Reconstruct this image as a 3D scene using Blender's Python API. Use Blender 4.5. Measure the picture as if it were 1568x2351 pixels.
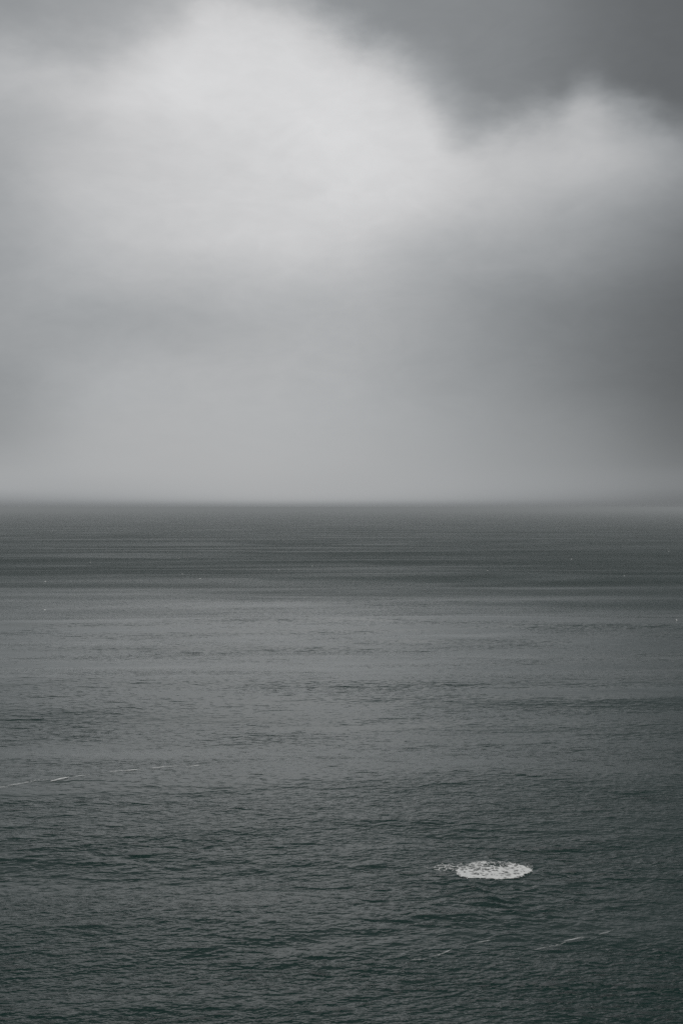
import bpy, bmesh, math
import numpy as np

for o in list(bpy.data.objects):
    bpy.data.objects.remove(o, do_unlink=True)
scene = bpy.context.scene
R = math.radians

# ------------------------------------------------------------------ camera
H = 50.0                      # eye height above the sea, on a cliff top
FPX, PW, PH, HOR = 3100.0, 1568.0, 2351.0, 1160.0   # focal length and size of the view in picture units
cam = bpy.data.cameras.new('camera')
cam.sensor_fit = 'VERTICAL'
cam.sensor_height = 36.0
cam.lens = 36.0 * FPX / PH
cam.clip_start = 0.5
cam.clip_end = 400000.0
camo = bpy.data.objects.new('camera', cam)
camo.location = (0, 0, H)
camo.rotation_euler = (R(90) - math.atan((PH / 2 - HOR - 5.0) / FPX), 0, 0)
scene.collection.objects.link(camo)
scene.camera = camo


# ------------------------------------------------------------------ small node language
class Net:
    def __init__(self, tree):
        self.t = tree
        self.n = tree.nodes
        self.l = tree.links

    def put(self, sock, v):
        if isinstance(v, bpy.types.NodeSocket):
            self.l.new(v, sock)
        elif v is not None:
            sock.default_value = v

    def m(self, op, a, b=None, c=None, clamp=False):
        nd = self.n.new('ShaderNodeMath')
        nd.operation = op
        nd.use_clamp = clamp
        self.put(nd.inputs[0], a)
        self.put(nd.inputs[1], b)
        self.put(nd.inputs[2], c)
        return nd.outputs[0]

    def add(self, a, b): return self.m('ADD', a, b)
    def sub(self, a, b): return self.m('SUBTRACT', a, b)
    def mul(self, a, b): return self.m('MULTIPLY', a, b)
    def div(self, a, b): return self.m('DIVIDE', a, b)

    def sstep(self, x, lo, hi, a=0.0, b=1.0):
        nd = self.n.new('ShaderNodeMapRange')
        nd.interpolation_type = 'SMOOTHSTEP'
        self.put(nd.inputs[0], x)
        self.put(nd.inputs[1], lo)
        self.put(nd.inputs[2], hi)
        self.put(nd.inputs[3], a)
        self.put(nd.inputs[4], b)
        return nd.outputs[0]

    def xyz(self, v):
        nd = self.n.new('ShaderNodeSeparateXYZ')
        self.put(nd.inputs[0], v)
        return nd.outputs

    def vec(self, x, y, z=0.0):
        nd = self.n.new('ShaderNodeCombineXYZ')
        self.put(nd.inputs[0], x)
        self.put(nd.inputs[1], y)
        self.put(nd.inputs[2], z)
        return nd.outputs[0]

    def v(self, op, a, b=None, scale=None):
        nd = self.n.new('ShaderNodeVectorMath')
        nd.operation = op
        self.put(nd.inputs[0], a)
        if b is not None:
            self.put(nd.inputs[1], b)
        if scale is not None:
            self.put(nd.inputs[3], scale)
        return nd.outputs['Value'] if op in ('DOT_PRODUCT', 'LENGTH') else nd.outputs[0]

    def noise(self, vec, scale, detail=2.0, rough=0.5, dim='3D', color=False):
        nd = self.n.new('ShaderNodeTexNoise')
        nd.noise_dimensions = dim
        self.put(nd.inputs['Vector'], vec)
        nd.inputs['Scale'].default_value = scale
        nd.inputs['Detail'].default_value = detail
        nd.inputs['Roughness'].default_value = rough
        return nd.outputs['Color'] if color else nd.outputs[0]

    def curve(self, x, pts):
        nd = self.n.new('ShaderNodeFloatCurve')
        c = nd.mapping.curves[0]
        pts = sorted(pts)
        while len(c.points) < len(pts):
            c.points.new(0.5, 0.5)
        for p, (a, b) in zip(c.points, pts):
            p.location = (a, b)
            p.handle_type = 'AUTO_CLAMPED'
        nd.mapping.update()
        self.put(nd.inputs['Value'], x)
        return nd.outputs[0]


def lin(s):
    s = np.asarray(s, float) / 255.0
    return np.where(s <= 0.04045, s / 12.92, ((s + 0.055) / 1.055) ** 2.4)


# ------------------------------------------------------------------ sky: a heavy overcast with one lit bank of cloud
SUN_EL, SUN_AZ = R(48), R(150)          # diffuse sun behind the overcast, behind the cliff top
world = bpy.data.worlds.new('World')
scene.world = world
world.use_nodes = True
wt = world.node_tree
wt.nodes.clear()
W = Net(wt)
tc = W.n.new('ShaderNodeTexCoord').outputs['Generated']
D = W.v('NORMALIZE', tc)
dx, dy, dz = W.xyz(D)
stretch = W.v('MULTIPLY', D, (1.0, 1.0, 1.9))
wn = W.v('SUBTRACT', W.noise(stretch, 9.0, 3.0, 0.5, color=True), (0.5, 0.5, 0.5))
wn2 = W.v('SUBTRACT', W.noise(stretch, 34.0, 3.0, 0.55, color=True), (0.5, 0.5, 0.5))
wisp = W.noise(W.v('ADD', W.v('MULTIPLY', D, (1.0, 1.0, 2.2)), W.v('SCALE', wn, scale=0.12)), 42.0, 5.0, 0.6)
wx, wy, wz = W.xyz(wn)
vx, vy, vz = W.xyz(wn2)
el0 = W.m('ARCSINE', dz)
az0 = W.m('ARCTAN2', dx, dy)
fade = W.sstep(el0, 0.0, 0.12)          # the air near the horizon is even
az = W.add(az0, W.mul(fade, W.add(W.mul(wx, 0.030), W.mul(vx, 0.006))))
el = W.add(el0, W.mul(fade, W.add(W.mul(wy, 0.022), W.mul(vy, 0.005))))

# brightness of the lit bank and the murk under it, over azimuth (columns) and elevation (rows)
COLX = np.linspace(0, 1568, 9)
ROWS = [(-200, 182, 190, 203, 208, 205, 195, 165, 150, 130),
        (60, 190, 198, 212, 214, 209, 190, 165, 150, 128),
        (120, 188, 196, 212, 214, 211, 194, 168, 150, 128),
        (200, 184, 198, 214, 216, 215, 203, 182, 172, 142),
        (270, 173, 191, 208, 214, 216, 206, 196, 186, 150),
        (340, 168, 188, 203, 210, 213, 208, 193, 186, 160),
        (430, 165, 190, 200, 206, 211, 203, 186, 169, 141),
        (520, 165, 188, 198, 205, 203, 188, 170, 152, 125),
        (600, 163, 180, 188, 194, 192, 172, 158, 140, 115),
        (680, 160, 170, 175, 180, 178, 163, 143, 125, 105),
        (750, 158, 162, 166, 174, 173, 161, 139, 120, 102),
        (850, 152, 168, 175, 176, 173, 158, 142, 120, 100),
        (950, 152, 170, 176, 177, 173, 162, 148, 130, 106),
        (1050, 161, 172, 175, 176, 172, 164, 152, 138, 118),
        (1105, 165, 168, 172, 173, 170, 165, 155, 143, 128),
        (1128, 156, 162, 168, 171, 169, 163, 152, 139, 122),
        (1148, 137, 143, 151, 157, 155, 148, 138, 126, 114),
        (1160, 125, 127, 131, 135, 134, 130, 125, 119, 113)]
DARK = np.array([148, 157, 166, 162, 146, 137, 131, 113, 102], float)
col_az = np.arctan((COLX - PW / 2) / FPX)
sig = 0.62 * (col_az[1] - col_az[0]) * np.ones(9)
K = np.exp(-0.5 * ((col_az[:, None] - col_az[None, :]) / sig[None, :]) ** 2)
K /= K.sum(1, keepdims=True)
Kinv = np.linalg.inv(K.T @ K + 0.002 * np.eye(9)) @ K.T
TAB = np.array([Kinv @ lin(r[1:]) for r in ROWS])          # rows x columns
DK = Kinv @ lin(DARK)
azc = W.m('MINIMUM', W.m('MAXIMUM', az, float(col_az[0] - 0.03)), float(col_az[-1] + 0.03))
EL_LO, EL_HI = -0.02, 0.48
elf = W.div(W.sub(el, EL_LO), EL_HI - EL_LO)
num = den = numd = None
for i in range(9):
    d = W.div(W.sub(azc, float(col_az[i])), float(sig[i]))
    w = W.m('EXPONENT', W.mul(W.mul(d, d), -0.5))
    pts = []
    for r, row in enumerate(ROWS):
        e = math.atan((HOR - row[0]) / FPX * math.cos(col_az[i]))
        pts.append(((e - EL_LO) / (EL_HI - EL_LO), min(1.0, max(0.0, float(TAB[r, i])))))
    pts.append((0.0, pts[-1][1]))
    a = W.mul(w, W.curve(elf, pts))
    b = W.mul(w, float(DK[i]))
    num = a if num is None else W.add(num, a)
    numd = b if numd is None else W.add(numd, b)
    den = w if den is None else W.add(den, w)
bank = W.div(num, den)
dark = W.div(numd, den)

# ragged upper edge of the lit bank against the darker layer above it
EDGE = [(-300, 60), (0, 58), (100, 68), (200, 86), (260, 74), (330, 34), (400, 0), (500, -50), (600, -40), (700, 12), (800, 64),
        (890, 108), (960, 140), (1005, 182), (1045, 226), (1088, 262), (1135, 264), (1200, 244), (1280, 224), (1325, 190), (1350, 182), (1400, 204),
        (1500, 236), (1568, 270), (1850, 330)]
pts = []
for x, y in EDGE:
    a = math.atan((x - PW / 2) / FPX)
    e = math.atan((HOR - y) / FPX * math.cos(a))
    pts.append((a / 0.8 + 0.5, (e - 0.2) / 0.3))
edge_el = W.add(W.mul(W.curve(W.add(W.div(W.add(az0, W.mul(vx, 0.012)), 0.8), 0.5), pts), 0.3), 0.2)
soft = W.sstep(az0, -0.22, 0.10, 0.027, 0.018)
dn = W.div(W.sub(az0, 0.078), 0.024)      # the steep flank of the bank is torn and soft
soft = W.add(soft, W.mul(W.m('EXPONENT', W.mul(W.mul(dn, dn), -1.0)), 0.026))
gap = W.add(W.sub(edge_el, el0), W.add(W.mul(vz, 0.024), W.mul(wz, 0.016)))
inbank = W.sstep(W.div(gap, soft), -1.0, 1.25)
bank = W.mul(bank, W.sstep(gap, -0.005, 0.050, 0.82, 1.0))   # thin towards its torn edge
mixl = W.add(W.mul(bank, inbank), W.mul(dark, W.sub(1.0, inbank)))

# the same overcast goes on above, beside and behind
ov = W.noise(W.v('MULTIPLY', D, (1.0, 1.0, 1.6)), 2.6, 4.0, 0.5)
over = W.mul(W.sstep(ov, 0.30, 0.72, 0.75, 1.30), 0.165)
away = W.m('MAXIMUM', W.sstep(W.m('ABSOLUTE', az0), 0.32, 0.9), W.sstep(el0, 0.36, 0.52))
lum = W.add(W.mul(over, away), W.mul(mixl, W.sub(1.0, away)))
lum = W.mul(lum, W.add(1.0, W.mul(fade, W.add(W.add(W.mul(vy, 0.07), W.mul(wx, 0.09)), W.mul(W.sub(wisp, 0.5), 0.11)))))

tint = W.n.new('ShaderNodeMix')
tint.data_type = 'RGBA'
W.put(tint.inputs['Factor'], W.sstep(W.add(lum, W.mul(wy, 0.12)), 0.15, 0.62))
tint.inputs[6].default_value = (0.95, 1.0, 1.035, 1)
tint.inputs[7].default_value = (0.998, 1.0, 1.006, 1)
cloud = W.v('SCALE', tint.outputs[2], scale=W.mul(lum, 10.0))
nish = W.n.new('ShaderNodeTexSky')
nish.sky_type = 'NISHITA'
nish.sun_disc = False
nish.sun_elevation = SUN_EL
nish.sun_rotation = SUN_AZ
cov = W.n.new('ShaderNodeMix')
cov.data_type = 'RGBA'
cov.inputs['Factor'].default_value = 0.985
W.put(cov.inputs[6], nish.outputs[0])
W.put(cov.inputs[7], cloud)
bg = W.n.new('ShaderNodeBackground')
W.put(bg.inputs[0], cov.outputs[2])
bg.inputs[1].default_value = 0.1
wo = W.n.new('ShaderNodeOutputWorld')
W.l.new(bg.outputs[0], wo.inputs[0])

# ------------------------------------------------------------------ sun through the overcast, exposure
sl = bpy.data.lights.new('sun', 'SUN')
sl.energy = 1.5
sl.angle = R(60)
sl.color = (1.0, 0.975, 0.94)
so = bpy.data.objects.new('sun', sl)
# the sky texture's rotation runs clockwise from +Y seen from above
sd = (math.sin(SUN_AZ) * math.cos(SUN_EL), math.cos(SUN_AZ) * math.cos(SUN_EL), math.sin(SUN_EL))
from mathutils import Vector
so.rotation_euler = (-Vector(sd)).to_track_quat('-Z', 'Y').to_euler()
so.location = (0, -60, 120)
scene.collection.objects.link(so)
vs = scene.view_settings
vs.view_transform = 'Standard'
vs.look = 'None'
vs.exposure = 0.0
vs.gamma = 1.0
vs.use_curve_mapping = False
scene.cycles.use_denoising = False
scene.cycles.use_adaptive_sampling = False

rng = np.random.default_rng(11)


def tag(o, label=None, cat=None, group=None, kind=None):
    for k, v in (('label', label), ('category', cat), ('group', group), ('kind', kind)):
        if v:
            o[k] = v
    return o


def ground(px, py):
    """point of the sea under a point of the photograph"""
    y = H * FPX / (py - HOR)
    return (px - PW / 2) / FPX * y, y


# ------------------------------------------------------------------ the sea surface
FX, FY = ground(1127, 1988)             # where the sea boils over a sunken rock
comps = []                              # (kx, ky, amplitude, phase)


def band(n, l0, l1, slope, head, spread):
    """n trains of waves with wavelengths l0..l1, rms slope in all, heading (degrees off straight at the viewer)"""
    for i in range(n):
        lam = l0 * (l1 / l0) ** ((i + rng.random()) / n)
        th = R(-90 + head + rng.normal() * spread)
        k = 2 * math.pi / lam
        comps.append((k * math.cos(th), k * math.sin(th), slope * math.sqrt(2.0 / n) / k, rng.random() * 2 * math.pi))


band(8, 110, 320, 0.034, 1, 2.2)
band(10, 26, 90, 0.032, 5, 8)
band(16, 8, 24, 0.028, 9, 20)
band(30, 2.2, 8, 0.055, 12, 30)


def smooth(x, a, b):
    t = np.clip((x - a) / (b - a), 0, 1)
    return t * t * (3 - 2 * t)


def sea_height(x, y, dr=None, dt=None):
    x = np.asarray(x, np.float32)
    y = np.asarray(y, np.float32)
    r = np.maximum(np.hypot(x, y), 1e-3)
    ex, ey = x / r, y / r
    z = np.zeros_like(x)
    ld = np.log(np.maximum(y, 20.0) * (1 + 0.12 * np.sin(x / 90.0) + 0.08 * np.sin(x / 37.0 + 2)))
    lane = smooth(ld, math.log(120), math.log(420)) * (1 - smooth(ld, math.log(620), math.log(1000)))
    calm = (1 - 0.80 * lane).astype(np.float32)
    for kx, ky, a, p in comps:
        short = kx * kx + ky * ky > (2 * math.pi / 26) ** 2
        if dr is not None:
            step = np.maximum(np.abs(kx * ex + ky * ey) * dr, np.abs(-kx * ey + ky * ex) * dt)
            w = np.clip((2.1 - step) / 1.1, 0, 1)
            w = w * w * (3 - 2 * w)
        else:
            w = 1.0
        if np.max(w) > 0:
            z += np.float32(a) * w * (calm if short else 1.0) * np.sin(np.float32(kx) * x + np.float32(ky) * y + np.float32(p))
    # swell humping over the rock, with rings of short waves running out, steeper on the seaward... near side
    qx, qy = x - FX, y - FY
    q = np.hypot(qx, qy * 0.8)
    ahead = np.exp(-((qx + 1.0) / 11.0) ** 2) * np.exp(-((qy + 15.0) / 9.0) ** 2)
    bow = qy - 0.018 * qx * qx + 0.9 * np.sin(qx * 0.55 + 1) + 0.5 * np.sin(qx * 1.3 + qy * 0.4)
    z += 0.085 * ahead * np.sin(bow * 2 * math.pi / 3.3) * (1 + 0.7 * np.sin(qx * 0.42 + 0.3 * qy))
    z += 0.040 * ahead * np.sin(bow * 2 * math.pi / 1.7 + 0.9 * qx) * (1 + 0.8 * np.sin(qx * 0.8 - 0.5 * qy))
    z += 0.22 * np.exp(-(q / 5.5) ** 2)
    return z


DT = 0.5 / 1348.0
t_near = np.array([5000, 25.0, 6.0, 2.5, 1.4, 0.9, 0.7, 0.58, 0.51])
t_main = np.arange(0.46, 50.0 / 82000.0, -DT)
tt = np.concatenate([t_near, t_main, [50.0 / 82000.0]])
rad = H / tt
core = np.linspace(-R(17.5), R(17.5), 860)
out = [core[-1]]
stp = core[1] - core[0]
while out[-1] < math.pi:
    stp *= 1.28
    out.append(out[-1] + min(stp, 0.22))
out = np.array(out[1:-1])
azs = np.concatenate([-out[::-1], core, out])
nr, nc = len(rad), len(azs)
drad = np.abs(np.gradient(rad))
daz = np.abs(np.gradient(azs))
RR, AA = np.meshgrid(rad.astype(np.float32), azs.astype(np.float32), indexing='ij')
X = RR * np.sin(AA)
Y = RR * np.cos(AA)
DRm = np.repeat(drad[:, None], nc, 1).astype(np.float32)
DTm = (RR * daz[None, :]).astype(np.float32)
Z = sea_height(X, Y, DRm, DTm)
co = np.stack([X, Y, Z], -1).reshape(-1, 3).astype(np.float32)
ii = np.arange(nr - 1)[:, None] * nc
jj = np.arange(nc)
jn = (jj + 1) % nc
quads = np.stack([ii + jj, ii + nc + jj, ii + nc + jn, ii + jn], -1).reshape(-1, 4).astype(np.int32)


def mesh_from(name, co, faces, smooth=True):
    me = bpy.data.meshes.new(name)
    k = faces.shape[1]
    me.vertices.add(len(co))
    me.vertices.foreach_set('co', np.ascontiguousarray(co, np.float32).ravel())
    me.loops.add(faces.size)
    me.loops.foreach_set('vertex_index', np.ascontiguousarray(faces, np.int32).ravel())
    me.polygons.add(len(faces))
    me.polygons.foreach_set('loop_start', np.arange(0, faces.size, k, dtype=np.int32))
    me.update(calc_edges=True)
    if smooth:
        me.polygons.foreach_set('use_smooth', np.ones(len(faces), bool))
    return me


def link(name, me, mat):
    o = bpy.data.objects.new(name, me)
    me.materials.append(mat)
    scene.collection.objects.link(o)
    return o


# ---- water: dark green body, mirror skin, short chop as slope
wm = bpy.data.materials.new('sea_water')
wm.use_nodes = True
N = Net(wm.node_tree)
N.n.clear()
pos = N.n.new('ShaderNodeNewGeometry')
P = pos.outputs['Position']
px, py, pz = N.xyz(P)
flat = N.vec(px, py, 0.0)


def rot(v, deg, sx, sy):
    c, s = math.cos(R(deg)), math.sin(R(deg))
    x, y, _ = N.xyz(v)
    return N.vec(N.mul(N.add(N.mul(x, c), N.mul(y, s)), 1.0 / sx), N.mul(N.sub(N.mul(y, c), N.mul(x, s)), 1.0 / sy))


def chop_slopes(deg, lx, ly, detail, rough, power):
    """slopes (d/dx, d/dy) of a field of short crests about lx long and ly apart"""
    e = 0.12 * ly

    def h(off):
        v = flat if off is None else N.v('ADD', flat, off)
        n = N.noise(rot(v, deg, lx, ly), 1.0, detail, rough, '2D')
        return N.m('POWER', N.m('MAXIMUM', n, 0.0), power)
    h0 = h(None)
    return N.div(N.sub(h((e, 0, 0)), h0), e), N.div(N.sub(h((0, e, 0)), h0), e)


# fields of wind: ruffled far water, a calmer broad lane, then steadily rougher towards the cliff
gust = N.noise(rot(flat, 4, 420, 120), 1.0, 3.0, 0.55, '2D')
gust2 = N.noise(N.v('ADD', rot(flat, 3, 360, 52), N.v('SCALE', N.vec(N.sub(gust, 0.5), N.sub(gust, 0.5), 0.0), scale=1.6)), 1.0, 6.0, 0.6, '2D')
ly_ = N.m('LOGARITHM', N.m('MAXIMUM', py, 20.0), math.e)
lyw = N.add(ly_, N.add(N.mul(N.sub(gust, 0.5), 0.35), N.mul(N.sub(gust2, 0.5), 0.10)))
far = N.sstep(lyw, math.log(560), math.log(1250))
lane = N.mul(N.sstep(lyw, math.log(105), math.log(400)), N.sub(1.0, far))
wind = N.add(N.sub(1.0, N.mul(lane, 0.92)), N.mul(far, 2.5))
wind = N.mul(wind, N.sstep(gust2, 0.30, 0.70, 0.5, 1.5))

s1 = chop_slopes(10, 1.6, 0.95, 2.0, 0.55, 4.0)
s2 = chop_slopes(-14, 0.62, 0.36, 1.0, 0.5, 1.6)
s3 = chop_slopes(6, 8.0, 3.2, 2.0, 0.5, 2.0)
A1, A2, A3 = 0.58, 0.042, 0.12
s4 = chop_slopes(12, 1.9, 1.0, 1.0, 0.5, 8.0)
s5 = chop_slopes(-5, 4.3, 2.1, 1.0, 0.5, 8.0)
s6 = chop_slopes(4, 12.0, 5.4, 2.0, 0.5, 8.0)
patch = N.noise(rot(flat, 5, 60, 24), 1.0, 3.0, 0.6, '2D')
patch2 = N.sstep(N.noise(rot(flat, 8, 150, 32), 1.0, 4.0, 0.55, '2D'), 0.33, 0.67, 0.45, 1.55)
wind = N.mul(wind, N.add(N.mul(patch2, N.sub(1.0, far)), far))
k4 = N.mul(N.mul(patch2, N.sstep(patch, 0.35, 0.68, 0.25, 1.8)), N.sub(1.0, N.mul(lane, 0.28)))
sx = N.add(N.add(N.mul(s1[0], A1), N.mul(s2[0], A2)), N.mul(s3[0], A3))
sy = N.add(N.add(N.mul(s1[1], A1), N.mul(s2[1], A2)), N.mul(s3[1], A3))
sl_ = N.v('ADD', N.v('SCALE', N.vec(sx, sy, 0.0), scale=wind), N.v('SCALE', N.vec(N.add(N.add(s4[0], N.mul(s5[0], 1.2)), N.mul(s6[0], 2.4)), N.add(N.add(s4[1], N.mul(s5[1], 1.2)), N.mul(s6[1], 2.4)), 0.0), scale=k4))
nrm = N.v('NORMALIZE', N.v('SUBTRACT', pos.outputs['Normal'], sl_))
pb = N.n.new('ShaderNodeBsdfPrincipled')
pb.inputs['Base Color'].default_value = (0.0024, 0.0240, 0.0195, 1)
pb.inputs['IOR'].default_value = 1.34
N.put(pb.inputs['Roughness'], N.add(N.sub(0.15, N.mul(lane, 0.07)), N.mul(far, N.sstep(gust2, 0.30, 0.70, 0.16, 0.46))))
N.put(pb.inputs['Normal'], nrm)
mo = N.n.new('ShaderNodeOutputMaterial')
N.l.new(pb.outputs[0], mo.inputs[0])

sea = link('sea', mesh_from('sea', co, quads), wm)
tag(sea, 'dark grey green open sea with short wind chop reaching a hazy horizon', 'sea', kind='structure')

# ------------------------------------------------------------------ haze over the water
hm = bpy.data.materials.new('sea_haze')
hm.use_nodes = True
hm.node_tree.nodes.clear()
hv = hm.node_tree.nodes.new('ShaderNodeVolumePrincipled')
hv.inputs['Color'].default_value = (0.94, 0.985, 1.0, 1)
hv.inputs['Density'].default_value = 0.00017
hv.inputs['Anisotropy'].default_value = 0.08
ho = hm.node_tree.nodes.new('ShaderNodeOutputMaterial')
hm.node_tree.links.new(hv.outputs[0], ho.inputs['Volume'])
zb, zt, e = float(Z.min()) - 1.0, H + 3.0, 83000.0
hc = np.array([(sx_ * e, sy_ * e, z_) for z_ in (zb, zt) for sx_, sy_ in ((-1, -1), (1, -1), (1, 1), (-1, 1))])
hf = np.array([(3, 2, 1, 0), (4, 5, 6, 7), (0, 1, 5, 4), (1, 2, 6, 5), (2, 3, 7, 6), (3, 0, 4, 7)])
hz = link('haze', mesh_from('haze', hc, hf, False), hm)
tag(hz, 'thin grey sea haze softening the horizon', 'haze', kind='stuff')

# ------------------------------------------------------------------ foam
fm = bpy.data.materials.new('foam_white')
fm.use_nodes = True
F = Net(fm.node_tree)
fb = F.n['Principled BSDF']
fp = F.n.new('ShaderNodeNewGeometry').outputs['Position']
fr = F.n.new('ShaderNodeMix')
fr.data_type = 'RGBA'
F.put(fr.inputs['Factor'], F.sstep(F.noise(fp, 1.6, 4.0, 0.6), 0.3, 0.62))
fr.inputs[6].default_value = (0.80, 0.82, 0.81, 1)
fr.inputs[7].default_value = (0.93, 0.94, 0.93, 1)
F.put(fb.inputs['Base Color'], fr.outputs[2])
fb.inputs['Roughness'].default_value = 0.85
fb.inputs['IOR'].default_value = 1.2
fa = F.n.new('ShaderNodeAttribute')
fa.attribute_name = 'cover'
F.put(fb.inputs['Alpha'], F.m('MULTIPLY', fa.outputs['Fac'], F.sstep(F.noise(fp, 7.0, 3.0, 0.6), 0.25, 0.6, 0.7, 1.25), clamp=True))


def vnoise(x, y, seed):
    """smooth value noise in numpy"""
    g = np.random.default_rng(seed).random((256, 256))
    xi, yi = np.floor(x).astype(int), np.floor(y).astype(int)
    fx, fy = x - xi, y - yi
    fx, fy = fx * fx * (3 - 2 * fx), fy * fy * (3 - 2 * fy)
    a, b = g[yi % 256, xi % 256], g[yi % 256, (xi + 1) % 256]
    c, d = g[(yi + 1) % 256, xi % 256], g[(yi + 1) % 256, (xi + 1) % 256]
    return (a * (1 - fx) + b * fx) * (1 - fy) + (c * (1 - fx) + d * fx) * fy


def cells(x, y, w, h, seed):
    """distance to the wall between two froth cells (0 on the wall), for cells about w by h"""
    r = np.random.default_rng(seed)
    u, v = x / w, y / h
    u0, v0 = u.min() - 2, v.min() - 2
    gx, gy = np.meshgrid(np.arange(u0, u.max() + 2), np.arange(v0, v.max() + 2))
    sxp = (gx + r.random(gx.shape)).ravel()
    syp = (gy + r.random(gx.shape)).ravel()
    o1 = np.full(u.shape, 9.0)
    o2 = np.full(u.shape, 9.0)
    for a, b in zip(sxp, syp):
        d = np.hypot(u - a, v - b)
        o2 = np.minimum(o2, np.maximum(o1, d))
        o1 = np.minimum(o1, d)
    return o2 - o1


def froth_mesh(name, gx, gy, keep, lift, cover):
    """a sheet of froth: kept grid cells, raised on the sea, with an underside rim"""
    ny, nx = gx.shape
    z = sea_height(gx, gy) + lift
    cell = keep[:-1, :-1] & keep[1:, :-1] & keep[:-1, 1:] & keep[1:, 1:]
    idx = np.arange(ny * nx).reshape(ny, nx)
    f = np.stack([idx[:-1, :-1], idx[:-1, 1:], idx[1:, 1:], idx[1:, :-1]], -1)[cell]
    used = np.unique(f)
    remap = np.full(ny * nx, -1)
    remap[used] = np.arange(len(used))
    f = remap[f]
    top = np.stack([gx.ravel()[used], gy.ravel()[used], z.ravel()[used]], -1)
    low = top.copy()
    low[:, 2] -= 0.03
    n = len(top)
    # rim walls on edges that belong to one cell only
    ed = np.concatenate([f[:, [0, 1]], f[:, [1, 2]], f[:, [2, 3]], f[:, [3, 0]]])
    key = np.sort(ed, 1)
    _, inv, cnt = np.unique(key, axis=0, return_inverse=True, return_counts=True)
    rim = ed[cnt[inv.ravel()] == 1]
    walls = np.stack([rim[:, 1], rim[:, 0], rim[:, 0] + n, rim[:, 1] + n], -1)
    me = mesh_from(name, np.concatenate([top, low]), np.concatenate([f, walls]), True)
    at = me.attributes.new('cover', 'FLOAT', 'POINT')
    cv = cover.ravel()[used]
    at.data.foreach_set('value', np.concatenate([cv, cv]).astype(np.float32))
    return me


cm = fm.copy()
cm.name = 'breaking_crest'
cm.node_tree.links.remove(cm.node_tree.nodes['Principled BSDF'].inputs['Alpha'].links[0])
cm.node_tree.nodes['Principled BSDF'].inputs['Alpha'].default_value = 1.0

# the round patch where the swell breaks over the rock
gx, gy = np.meshgrid(np.arange(FX - 9.5, FX + 7.0, 0.055), np.arange(FY - 7.0, FY + 7.0, 0.095))
lx, ly = gx - FX, gy - FY
wob = 0.20 * (vnoise(lx * 0.5 + 50, ly * 0.35 + 50, 3) - 0.5) + (0.05 + 0.07 * smooth(ly, -2, 2)) * (vnoise(lx * 1.6 + 50, ly * 1.2 + 50, 4) - 0.5)
# outline: bowed front edge, flatter back, pulled to a point on the right
rx = np.where(lx > 0, 6.1, 5.0)
ry = np.where(ly > 0, 4.6, 5.0)
body = np.sqrt((lx / rx) ** 2 + (ly / ry - 0.10 * lx / 5.0) ** 2) + wob
tail = np.sqrt(((lx + 5.2) / 4.0) ** 2 + ((ly - 1.4) / 2.6) ** 2) + 2.0 * wob
cov_ = np.clip((1.04 - body) / 0.22, 0, 1)
front = np.clip((1.9 - ly) / 4.5, 0, 1)
mid = np.clip(1 - np.abs(lx - 1.0) / 6.5, 0, 1)
rim_ = np.clip(1 - np.abs(body - 0.86) / 0.16, 0, 1) * np.clip((0.5 - ly) / 2.5, 0, 1)
dens = cov_ * (0.38 + 0.26 * front * mid + 0.45 * rim_ + 0.45 * (vnoise(lx * 0.6 + 90, ly * 0.4 + 90, 5) - 0.5))
dens = np.maximum(dens, 0.24 * np.clip((1.0 - tail) / 0.5, 0, 1))
c1 = cells(lx + 0.7 * vnoise(lx + 9, ly + 9, 6), ly + 0.5 * vnoise(lx + 19, ly + 9, 16), 1.05, 1.15, 21)
c2 = cells(lx + 0.3 * vnoise(lx * 2 + 9, ly * 2 + 9, 7), ly, 0.42, 0.42, 22)
fine = vnoise(lx * 4 + 200, ly * 2.2 + 200, 8)
lace = np.maximum(np.clip((dens * 0.70 - c1) / 0.16, 0, 1), 0.85 * np.clip((dens * 0.40 - c2) / 0.14, 0, 1))
lace = np.maximum(lace, np.clip((dens * 0.62 - fine) / 0.15, 0, 1))
film = 0.16 * smooth(dens, 0.15, 0.5)
cover = np.clip(np.maximum(lace, film), 0, 1)
keep = cover > 0.05
lift = 0.05 + 0.05 * dens * vnoise(lx * 1.3 + 30, ly * 0.9 + 30, 9) + 0.03 * vnoise(lx * 4 + 30, ly * 3 + 30, 10)
po = link('foam_patch', froth_mesh('foam_patch', gx, gy, keep, lift, cover), fm)
tag(po, 'round patch of white lacy foam boiling on the dark water', 'foam patch')


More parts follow.
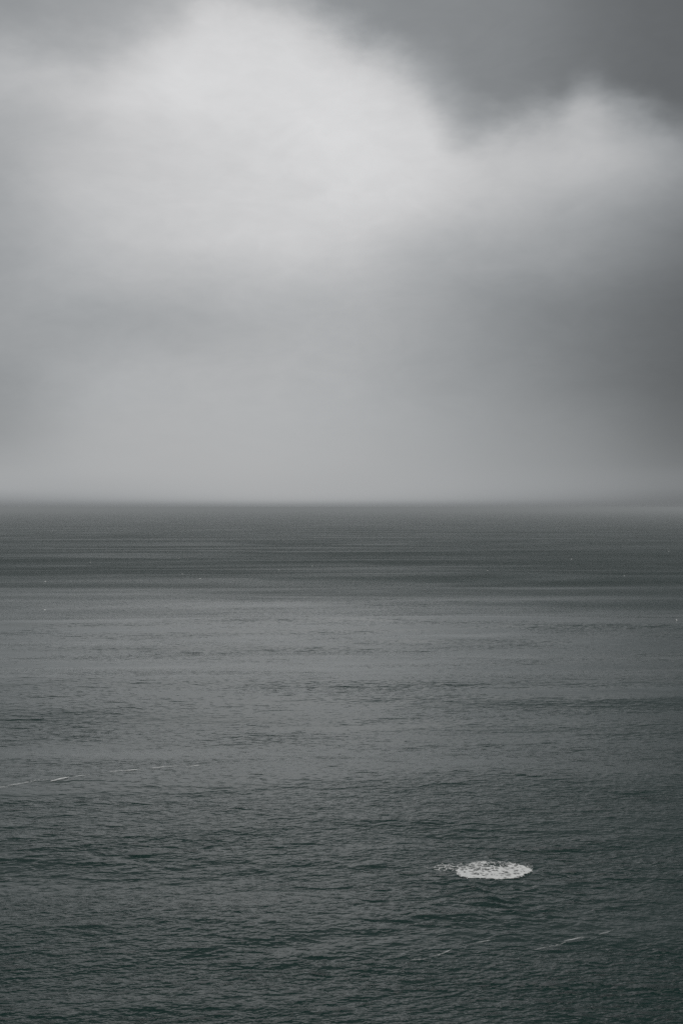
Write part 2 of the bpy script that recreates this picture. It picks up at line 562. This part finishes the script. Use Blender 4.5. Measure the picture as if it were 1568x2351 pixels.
def streak(name, pts, width, fill, label, seed, group=None):
    """a thin broken line of drifting froth along picture points"""
    w = np.array([ground(*p) for p in pts])
    seg = np.hypot(*np.diff(w, axis=0).T)
    s = np.concatenate([[0], np.cumsum(seg)])
    L = s[-1]
    n = max(30, int(L / 0.10))
    m = 30
    u = np.linspace(0, L, n)
    v = np.linspace(-1, 1, m)
    bx, by = np.interp(u, s, w[:, 0]), np.interp(u, s, w[:, 1])
    bx += 0.4 * (vnoise(u * 0.35, u * 0 + 3.3, seed) - 0.5)
    by += 1.6 * (vnoise(u * 0.25, u * 0 + 7.7, seed + 1) - 0.5)
    tap = np.sin(np.pi * np.clip(u / L, 0, 1)) ** 0.6
    U, V = np.meshgrid(u, v)
    tx = np.gradient(bx)
    ty = np.gradient(by)
    ln = np.hypot(tx, ty)
    gx = bx[None, :] - V * width * (ty / ln)[None, :]
    gy = by[None, :] + V * width * (tx / ln)[None, :]
    nz = 0.5 * vnoise(U * 0.9 + 5, V * 1.5 + 5, seed + 2) + 0.5 * vnoise(U * 3.5 + 5, V * 3 + 5, seed + 3)
    wid = tap[None, :] * (0.45 + 0.75 * vnoise(U * 0.6 + 15, U * 0 + 2.5, seed + 5))
    core_ = np.clip(1 - np.abs(V) / np.maximum(wid, 0.02), 0, 1)
    cover = np.clip(core_ * 1.6, 0, 1) * np.clip(fill + 1.4 * (nz - 0.5), 0.0, 1)
    keep = core_ > 0.0
    keep[m // 2 - 1:m // 2 + 1, :] = True
    lift = 0.06 + 0.05 * vnoise(U * 3 + 9, V * 4 + 9, seed + 4)
    o = link(name, froth_mesh(name, gx, gy, keep, lift, cover), fm)
    return tag(o, label, 'foam streak', group)


G = 'thin streaks of drifting foam'
streak('foam_streak', [(-40, 1822), (0, 1815), (40, 1808), (80, 1801), (122, 1800)], 0.75, 0.28,
       'faint foam streak running off the left edge of the photo', 40, G)
streak('foam_streak', [(116, 1801), (128, 1799), (142, 1795), (158, 1791)], 0.75, 0.9,
       'short bright foam streak, thickest of the line on the left', 50, G)
streak('foam_streak', [(156, 1791), (178, 1789), (206, 1784)], 0.7, 0.42,
       'faint foam wisp trailing right from the thickest left streak', 60, G)
streak('foam_streak', [(250, 1775), (270, 1771), (300, 1768.5), (330, 1765)], 0.75, 0.75,
       'long clear foam streak in the middle of the left line', 70, G)
streak('foam_streak', [(345, 1763), (375, 1761.5), (410, 1759.5)], 0.65, 0.55,
       'thin pale foam streak beyond the long clear one', 80, G)
streak('foam_streak', [(428, 1760), (446, 1758), (462, 1755)], 0.6, 0.40,
       'last faint foam wisp at the far end of the left line', 90, G)
streak('foam_streak', [(1228, 2169), (1262, 2160), (1300, 2150)], 0.24, 0.14,
       'faint foam thread leading up to the bright near streak', 100, G)
streak('foam_streak', [(1298, 2151), (1318, 2147), (1334, 2140), (1352, 2138)], 0.34, 0.32,
       'bright foam streak on dark water nearer than the foam patch', 110, G)
streak('foam_streak', [(1364, 2134), (1395, 2128), (1434, 2117)], 0.24, 0.14,
       'dotted foam thread to the right of the bright near streak', 120, G)
streak('foam_streak', [(930, 2196), (960, 2190), (990, 2184), (1008, 2174), (1036, 2165)], 0.3, 0.0,
       'longest faint foam thread low in the photo, left of the bright streak', 130, G)
streak('foam_streak', [(1080, 2158), (1110, 2153), (1138, 2147)], 0.22, 0.0,
       'short faint foam thread below the round foam patch', 140, G)
streak('foam_streak', [(896, 2188), (914, 2182), (931, 2176)], 0.24, 0.03,
       'leftmost faint foam thread low in the photo', 150, G)

# whitecaps flecking the ruffled far water
caps = [(148, 1276, 5), (246, 1274, 3), (411, 1274, 4.5), (419, 1319, 6), (105, 1329, 4), (460, 1326, 5),
        (640, 1301, 7), (717, 1292, 5.5), (208, 1288, 3), (1320, 1246, 4), 
        (1311, 1283, 6), (1119, 1302, 4.5), (1168, 1337, 4), (1432, 1322, 4),
        (1534, 1263, 3), (1552, 1425, 3.5), (104, 1392, 5)]


def whitecap(px, py, wpx, seed):
    far_label = 'tiny white fleck of a wave breaking on the dark ruffled water far out'
    alone = {1552: 'lone white fleck at the right edge, nearer than the dark far water',
             104: 'lone white fleck near the left edge, just nearer than the dark far water'}
    lab = alone.get(px, far_label)
    r = np.random.default_rng(seed)
    x0, y0 = ground(px, py)
    s = y0 / FPX
    hw, hh, hd = (0.32 + 0.2 * r.random()) * wpx * s, 0.18 + 0.22 * r.random(), 0.8
    n, m = 12, 6
    vs_, fs_ = [], []
    drp = math.atan2(1, 6) * (r.random() - 0.3)
    for i in range(n):
        a = i / (n - 1)
        u = (a * 2 - 1) * hw
        prof = max(0.03, (1 - (a * 2 - 1) ** 2)) ** 0.7 * (0.55 + 0.6 * r.random())
        for j in range(m):
            b = math.pi * j / (m - 1)
            x = x0 + u
            y = y0 + u * drp - math.cos(b) * hd * prof
            vs_.append((x, y, hh * prof * math.sin(b) * (0.8 + 0.4 * r.random()) - 0.12))
    vs_ = np.array(vs_)
    vs_[:, 2] += sea_height(np.array([x0]), np.array([y0]), np.array([y0 * y0 / H * DT]), np.array([0.0]))[0] + 0.1
    for i in range(n - 1):
        for j in range(m - 1):
            k = i * m + j
            fs_.append((k, k + m, k + m + 1, k + 1))
    o = link('whitecap', mesh_from('whitecap', vs_, np.array(fs_)), cm)
    tag(o, lab, 'whitecap', 'whitecaps on the far water')


for i, c in enumerate(caps):
    whitecap(*c, seed=300 + i)
